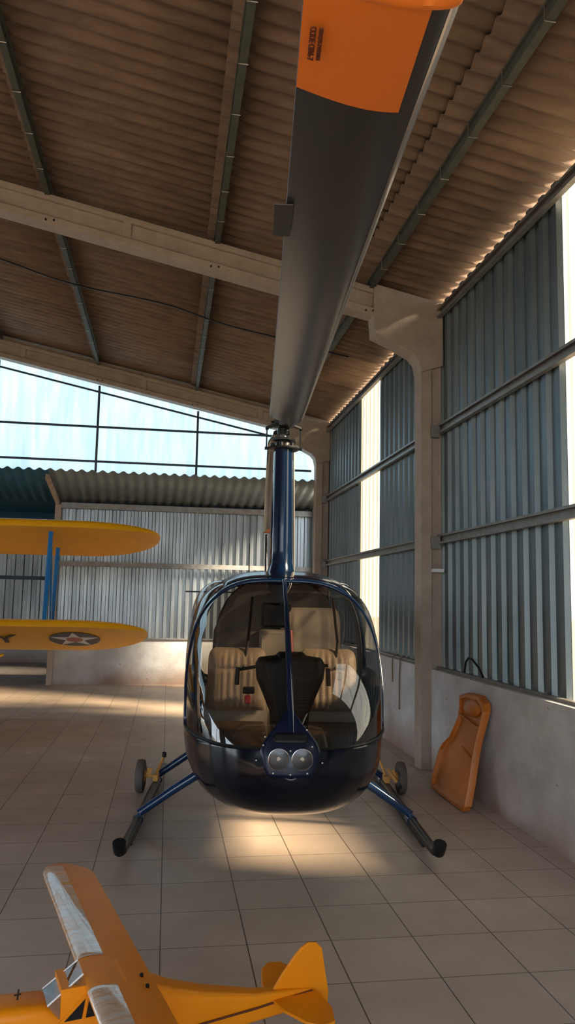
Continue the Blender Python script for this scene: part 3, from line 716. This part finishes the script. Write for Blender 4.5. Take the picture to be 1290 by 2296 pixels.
# ------------------------------------------------------------------ yellow biplane
BP = math.radians(-14.5)      # nose-up attitude, nose toward the camera
bi = tag(empty('biplane', (-5.0, 11.2, 0)), 'yellow biplane with blue struts and army lettering, wings at the left', 'aircraft')
BPL = math.radians(-18.5)
def wing_half(sgn, half, chord, y0, z0, thick=.13, BP=BP):
    """flat bottomed wing; local x span, y chord, drawn already pitched"""
    rings = []; N = 20
    def af(c):
        xs = [.5*(1-math.cos(PI*i/N)) for i in range(N+1)]
        u_ = [(x*c, c*thick*(1.0*math.sqrt(x)*1.7*(1-x)+.10*(1-x))) for x in xs]
        l_ = [(x*c, -c*.028*math.sqrt(max(0, 1-((x-.03)/.1)**2)) if x < .03 else -c*.028*(1-x)**.5) for x in xs]
        return u_+l_[::-1][1:-1]
    for i in range(33):
        t = i/16*.72 if i <= 16 else .72+.28*math.sin((i-16)/16*PI/2); x = half*t
        e = half-x; R = 1.15
        if e < R:
            k = math.sqrt(max(.0, 1-(1-e/R)**2)); f = 1-(1-k)*.32; b = .32*(1-k)*0; c = chord*(k*.93+.07)
            sh = chord*(1-(k*.93+.07))*.30
        else: c = chord; sh = 0
        ring = []
        for a, b in af(max(c, .02)):
            yy, zz = a+sh, b*(1 if e > .02 else .6)
            ring.append((sgn*x, y0+yy*math.cos(BP)-zz*math.sin(BP), z0+yy*math.sin(BP)+zz*math.cos(BP)))
        rings.append(ring)
    return rings
def xf(x, yy, zz, y0, z0):
    b = BPL if y0 == LY else BP
    return (x, y0+yy*math.cos(b)-zz*math.sin(b), z0+yy*math.sin(b)+zz*math.cos(b))
UY, UZ, LY, LZ = -.25, 2.875, .30, 1.465
CHW = 1.48
for sgn in (1, -1):
    MB().loft(wing_half(sgn, 4.86, CHW, UY, UZ)).build('upper_wing', M_YELL, bi, smooth=True, angle=60)
    lw_ = MB().loft(wing_half(sgn, 4.72, CHW, LY, LZ, BP=BPL)).build('lower_wing', M_YELL, bi, smooth=True, angle=60)
    if sgn > 0:
        def disc(cx_, cy_, r, off, pts=None):
            p = pts or [(r*math.cos(2*PI*i/32), r*math.sin(2*PI*i/32)) for i in range(32)]
            return MB().add([xf(cx_+a, cy_+b, -.046-off, LY, LZ) for a, b in p]+[xf(cx_+a, cy_+b, -.043, LY, LZ) for a, b in p],
                            [tuple(range(len(p))), tuple(range(len(p), 2*len(p)))[::-1]]+[(i, (i+1) % len(p), len(p)+(i+1) % len(p), len(p)+i) for i in range(len(p))])
        SXc, SYc = 3.62, .66
        disc(SXc, SYc, .38, .0).build('roundel', M_DKBLUE, lw_)
        st = [((.37 if i % 2 == 0 else .145)*math.sin(PI*i/5), -(.37 if i % 2 == 0 else .145)*math.cos(PI*i/5)) for i in range(10)]
        disc(SXc, SYc, 0, .003, st).build('star', M_WHITE, lw_)
        disc(SXc, SYc, .125, .006).build('red_centre', mat('insignia_red', (.45, .12, .08)), lw_)
        for ch, x in zip('USARMY', (-.1, .45, 1.05, 1.55, 2.05, 2.60)):
            mw = Matrix(((1, 0, 0, x), (0, -math.cos(BPL), math.sin(BPL), 0), (0, -math.sin(BPL), -math.cos(BPL), 0), (0, 0, 0, 1)))
            c = xf(x, .68, -.047, LY, LZ); mw[1][3] = c[1]; mw[2][3] = c[2]; 
            if x > .8: text_mesh('letter', ch, .62, M_BLACK, lw_, mw, .002, .004)
    # interplane N struts
    for a, b in ((.25, .15), (1.05, .95)):
        MB().bar(xf(sgn*3.32, a, .0, UY, UZ), xf(sgn*3.22, b, .06, LY, LZ), .06, .10, (0, 0, 1)).build('interplane_strut', M_STRUTB, bi, bevel=.01)
    MB().bar(xf(sgn*3.32, .3, .0, UY, UZ), xf(sgn*3.22, .9, .06, LY, LZ), .035, .07).build('interplane_strut', M_STRUTB, bi, bevel=.01)
# struts inboard, fuselage, gear (beyond the left edge of the picture)
rings = []
for y, w, h, zc in ((-1.35, .30, .30, 1.62), (-1.25, .42, .42, 1.62), (-.9, .46, .46, 1.60), (-.4, .45, .50, 1.58), (.6, .42, .52, 1.42), (1.8, .38, .46, 1.20), (3.2, .26, .34, .88), (4.8, .10, .20, .55), (5.4, .03, .14, .45)):
    rings.append([(w*math.copysign(abs(math.cos(2*PI*j/24))**.75, math.cos(2*PI*j/24)), y, zc+h*math.copysign(abs(math.sin(2*PI*j/24))**.75, math.sin(2*PI*j/24))) for j in range(24)])
MB().loft(rings).build('fuselage', M_STRUTB, bi, smooth=True)
m = MB()
for sgn in (-1, 1):
    m.bar((sgn*.30, -.05, 1.95), (sgn*.62, -.05, 2.80), .04, .08); m.bar((sgn*.30, .75, 1.85), (sgn*.62, .75, 2.62), .04, .08)
m.build('cabane_struts', M_STRUTB, bi)
m = MB()
for sgn in (-1, 1): m.bar((sgn*.3, -.55, 1.2), (sgn*.88, -.62, .32), .07, .14)
m.build('main_gear_leg', M_STRUTB, bi, bevel=.01)
for sgn in (-1, 1): MB().lathe([(.06, -.07), (.24, -.08), (.30, -.05), (.31, 0), (.30, .05), (.24, .08), (.06, .07)], (sgn*.95, -.62, .31), 'x', 24).build('main_wheel', M_BLACK, bi, smooth=True)
MB().prism([(4.55, .65), (5.3, 1.75), (5.75, 1.75), (5.85, .45), (5.3, .38)], -.03, .03, lambda a, b, t: (t, a, b)).build('tail_fin', M_YELL, bi, bevel=.01)
MB().box(-1.7, 1.7, 4.75, 5.45, .60, .65).build('tailplane', M_YELL, bi, bevel=.015)
m = MB(); m.lathe([(.04, -.04), (.1, -.03), (.1, .03), (.04, .04)], (0, 5.5, .10), 'x', 16); m.bar((0, 5.5, .10), (0, 5.2, .42), .03, .05); m.build('tail_wheel', M_BLACK, bi)
m = MB(); m.bar((-1.25, -1.42, 1.9), (1.25, -1.42, 1.35), .16, .04, (0, 1, 0)); m.lathe([(.10, -.1), (.10, .06)], (0, -1.40, 1.62), 'y', 16); m.build('propeller', M_STEEL, bi, bevel=.01)

# ------------------------------------------------------------------ orange model aeroplane in the foreground
CA = .275
cub = tag(empty('model_aeroplane', (-.179, 3.08, 0), CA), 'large orange-yellow high-wing model aeroplane standing in the foreground', 'model plane')
# local x: nose (-) to tail (+); local y: far wing (+)
WZ = .50
def cubwing(sgn):
    rings = []; half = 1.275; c = .26; N = 16
    for i in range(22):
        t = i/21; y = half*t; e = half-y; k = 1.
        if e < .16: k = math.sqrt(max(.03, 1-(1-e/.16)**2))
        cc = c*(.35+.65*k); sh = (c-cc)*.55
        ring = []
        xs = [.5*(1-math.cos(PI*i2/N)) for i2 in range(N+1)]
        pts = [(x*cc, cc*.15*1.7*math.sqrt(x)*(1-x)*1.0+cc*.012) for x in xs]+[(x*cc, -cc*.03*(1-x)**.5) for x in xs][::-1][1:-1]
        for a, b in pts: ring.append((-.087+sh+a, sgn*y, WZ-.01+b-.12*(sh+a)))
        rings.append(ring)
    return rings
for sgn in (1, -1):
    w_ = MB().loft(cubwing(sgn)).build('wing', M_CUB, cub, smooth=True, angle=60)
    # crinkled film along the leading edge, silvery reflections painted in as pale streaks
    g = []
    R = cubwing(sgn); 
    for i in range(2, 20):
        for h in (0, 1):
            row = []
            for j in (7, 6, 5, 4, 3, 2, 1, 0):
                f = h*.5; a = Vector(R[i][j]); b = Vector(R[i+1][j]); p = a.lerp(b, f)
                row.append((p.x-.001, p.y, p.z+.0016+.002*h*(1 if j > 2 else 0)))
            g.append(row)
    m2 = mat('crinkled_film_painted_glints', (.62, .28, .06), rough=.2, coat=1., noise=.4, nscale=1.6, col2=(.62, .58, .55), stretch=(5, 16, 1), bump=.4, bscale=9)
    MB().grid(g).build('leading_edge_film', m2, w_, smooth=True, angle=80)
    m = MB(); m.bar((.02, sgn*.06, .26), (-.02, sgn*.75, WZ-.035), .022, .012); m.bar((.16, sgn*.06, .26), (.11, sgn*.75, WZ-.045), .018, .010); m.build('wing_strut', M_ORAN, cub)
m = MB()
for y in (-.043, -.13): m.lathe([(.007, 0), (.007, .016), (.004, .018)], (.128, y, WZ-.028), 'z', 10)
m.build('wing_bolts', M_BLACK, cub)
rings = []
for x, w, zb, zt in ((-.50, .05, .27, .40), (-.47, .07, .245, .44), (-.36, .08, .225, .462), (-.225, .08, .22, .452), (-.18, .08, .215, .42), (-.09, .078, .21, .41), (.03, .078, .205, .48), (.17, .072, .205, .452), (.25, .064, .21, .415), (.38, .055, .21, .374), (.6, .038, .215, .322), (.75, .024, .22, .305), (.88, .010, .225, .285)):
    rings.append([(x, a, b) for a, b in rrect(2*w, zt-zb, min(w, (zt-zb)/2)*.45, 4, 0, (zb+zt)/2)])
fz = MB().loft(rings).build('fuselage', M_CUB, cub, smooth=True, angle=45)
# windscreen
m = MB(); A = [(-.215, .066, .448), (-.215, -.066, .448), (-.092, -.058, .532), (-.092, .058, .532)]
m.add([*A, (-.15, -.079, .375), (-.15, .079, .375)], [(0, 1, 2, 3), (1, 4, 2), (0, 3, 5)]); m.build('windscreen', M_CLEAR, cub)
m = MB()
for s_ in (-1, 1): m.tube([(-.215, s_*.066, .448), (-.092, s_*.058, .532)], .0035, 6)
m.build('windscreen_frame', M_WHITE, cub)
# side windows on the near side
for s_ in (-1, 1):
    m = MB(); yv = s_*.0815
    for tri in (((-.155, .392), (-.095, .392), (-.085, .455)), ((-.080, .392), (-.025, .392), (-.070, .458))):
        m.prism([(a, b) for a, b in tri], yv-.002*s_, yv+.001*s_, lambda a, b, t: (a, t, b))
    m.build('side_window', M_BLACK, cub)
MB().box(-.17, .06, -.0795, .0795, .385, .50).build('cabin_side', M_CUB, cub)
for s_ in (-1, 1):
    m = MB(); m.bar((-.175, s_*.08, .385), (-.06, s_*.08, .49), .006, .010); m.bar((-.087, s_*.08, .39), (-.075, s_*.08, .49), .006, .008)
    m.build('cabin_frame', M_CUB, cub)
# engine cylinder head and needle sticking out of the cowl
m = MB()
for s_ in (-1, 1):
    m.lathe([(.03, 0), (.036, .008), (.036, .016), (.028, .02), (.036, .026), (.034, .034), (.01, .04)], (-.325, s_*.072, .395), 'y', 16)
m.build('engine_head', M_DKST, cub, smooth=True)
m = MB(); m.tube([(-.31, .0, .455), (-.307, .0, .492)], .003, 6); m.bar((-.322, .0, .475), (-.298, .0, .475), .006, .003); m.build('cowl_pin', M_BLACK, cub)
# tail surfaces
fin = [(.685, .305), (.73, .365), (.785, .425), (.815, .452), (.85, .468), (.885, .462), (.912, .435), (.925, .36), (.945, .26), (.942, .215), (.918, .192), (.89, .195), (.855, .225)]
MB().prism(fin, -.006, .006, lambda a, b, t: (a, t, b)).build('tail_fin', M_CUB, cub, bevel=.003)
for s_ in (1, -1):
    sp_ = [(.67, .0), (.69, .12), (.735, .23), (.785, .275), (.84, .26), (.875, .17), (.88, .04), (.87, 0)]
    MB().prism([(a, b*s_) for a, b in sp_], .285, .297, lambda a, b, t: (a, b, t-.012)).build('tailplane', M_CUB, cub, bevel=.003)
MB().tube([(.30, -.066, .27), (.6, -.045, .275), (.86, -.022, .285)], .004, 6).build('fuselage_stripe', M_INK, cub)
m = MB()
for s_ in (-1, 1): m.bar((-.06, s_*.05, .20), (-.10, s_*.17, .07), .015, .01)
m.build('landing_gear', M_CUB, cub)
for s_ in (-1, 1): MB().lathe([(.02, -.02), (.055, -.022), (.068, 0), (.055, .022), (.02, .02)], (-.10, s_*.19, .068), 'x' if False else 'y', 20).build('wheel', M_BLACK, cub, smooth=True)
m = MB(); m.lathe([(.008, -.008), (.022, 0), (.008, .008)], (.86, 0, .022), 'y', 14); m.bar((.86, 0, .03), (.82, 0, .24), .01, .006); m.build('tail_wheel', M_BLACK, cub)
m = MB(); m.bar((-.50, -.17, .30), (-.50, .17, .26), .028, .006, (1, 0, 0)); m.lathe([(.02, -.06), (.02, -.02)], (-.47, 0, .28), 'x', 12); m.build('propeller', M_BLACK, cub)

# ------------------------------------------------------------------ orange moulded panel leaning on the wall
K = .24; X0 = 2.76
outl = [(7.426, .973), (7.26, 1.012), (6.98, 1.015), (6.84, .965), (6.79, .901), (6.80, .797), (6.824, .616), (6.812, .444), (6.778, .251), (6.766, .06), (6.80, .012), (6.92, .008), (7.598, .02), (7.66, .04), (7.685, .104), (7.653, .398), (7.60, .47), (7.467, .559), (7.42, .64), (7.354, .769), (7.36, .87)]
cyb, czb = 7.15, .45
bd = tag(empty('moulded_panel', (2.76, 7.15, 0)), 'orange moulded panel leaning against the white wall beside the column', 'panel')
def bp(y, z, n): return (X0+K*z-n-2.76, y-7.15, z-n*K*.3)
def ring(f, n, dzz=0):
    return [bp(cyb+(y-cyb)*f, max(.004, czb+(z-czb)*f), n) for y, z in outl]
m = MB(); m.loft([ring(1, -.015), ring(1, .045), ring(.985, .055), ring(.93, .055), ring(.90, .030), ring(.85, .020), ring(.4, .026), ring(.05, .028)], cap=True)
m.build('shell', M_ORAN2 if False else mat('orange_fibreglass_shell', (.56, .155, .014), rough=.45, noise=.2, nscale=6), bd, smooth=True, angle=30, bevel=.004)
m = MB(); m.bar(bp(7.36, .80, .035), bp(6.88, .74, .035), .02, .035, (1, 0, 0)); m.bar(bp(7.15, .52, .03), bp(6.88, .46, .03), .012, .02, (1, 0, 0))
m.build('ridge', MATS['orange_fibreglass_shell'], bd, bevel=.004)
rings = []
for t in range(7):
    a = t/6*PI/2; rings.append([bp(7.10+.20*math.cos(a)*math.cos(2*PI*j/20), .89+.085*math.cos(a)*math.sin(2*PI*j/20), .02+.045*math.sin(a)+.01) for j in range(20)])
MB().loft(rings).build('bulge', MATS['orange_fibreglass_shell'], bd, smooth=True)

# ------------------------------------------------------------------ small things
tag(MB().tube([(3.09, 7.66, 1.165), (3.09, 7.62, 1.28), (3.08, 7.52, 1.33), (3.07, 7.40, 1.32), (3.08, 7.26, 1.25), (3.09, 7.18, 1.165)], .011, 8).build('cable_loop', M_BLACK, smooth=True), 'black cable loop standing on the sill above the orange panel', 'cable')
tag(MB().tube([(3.08, 9.62, 1.18), (3.01, 9.63, 1.15), (3.015, 9.68, .9), (3.02, 9.70, .50)], .008, 6).build('hanging_rope', M_ROPE, smooth=True), 'brown rope hanging down the white wall beside the column, longer one', 'rope')
tag(MB().tube([(3.08, 9.95, 1.19), (3.01, 9.97, 1.15), (3.015, 10.0, 1.0), (3.02, 10.0, .82)], .008, 6).build('hanging_rope', M_ROPE, smooth=True), 'brown rope hanging down the white wall behind the helicopter, shorter one', 'rope')
pts = []
for i in range(40):
    x = -6+i*.22; pts.append((x, 10.9, roofz(x)-.13-.06*abs(math.sin(x*1.1))-.02*math.sin(x*3)))
tag(MB().tube(pts, .012, 6).build('roof_cable', M_BLACK, smooth=True), 'thin dark cable strung under the brown roof sheets', 'cable')
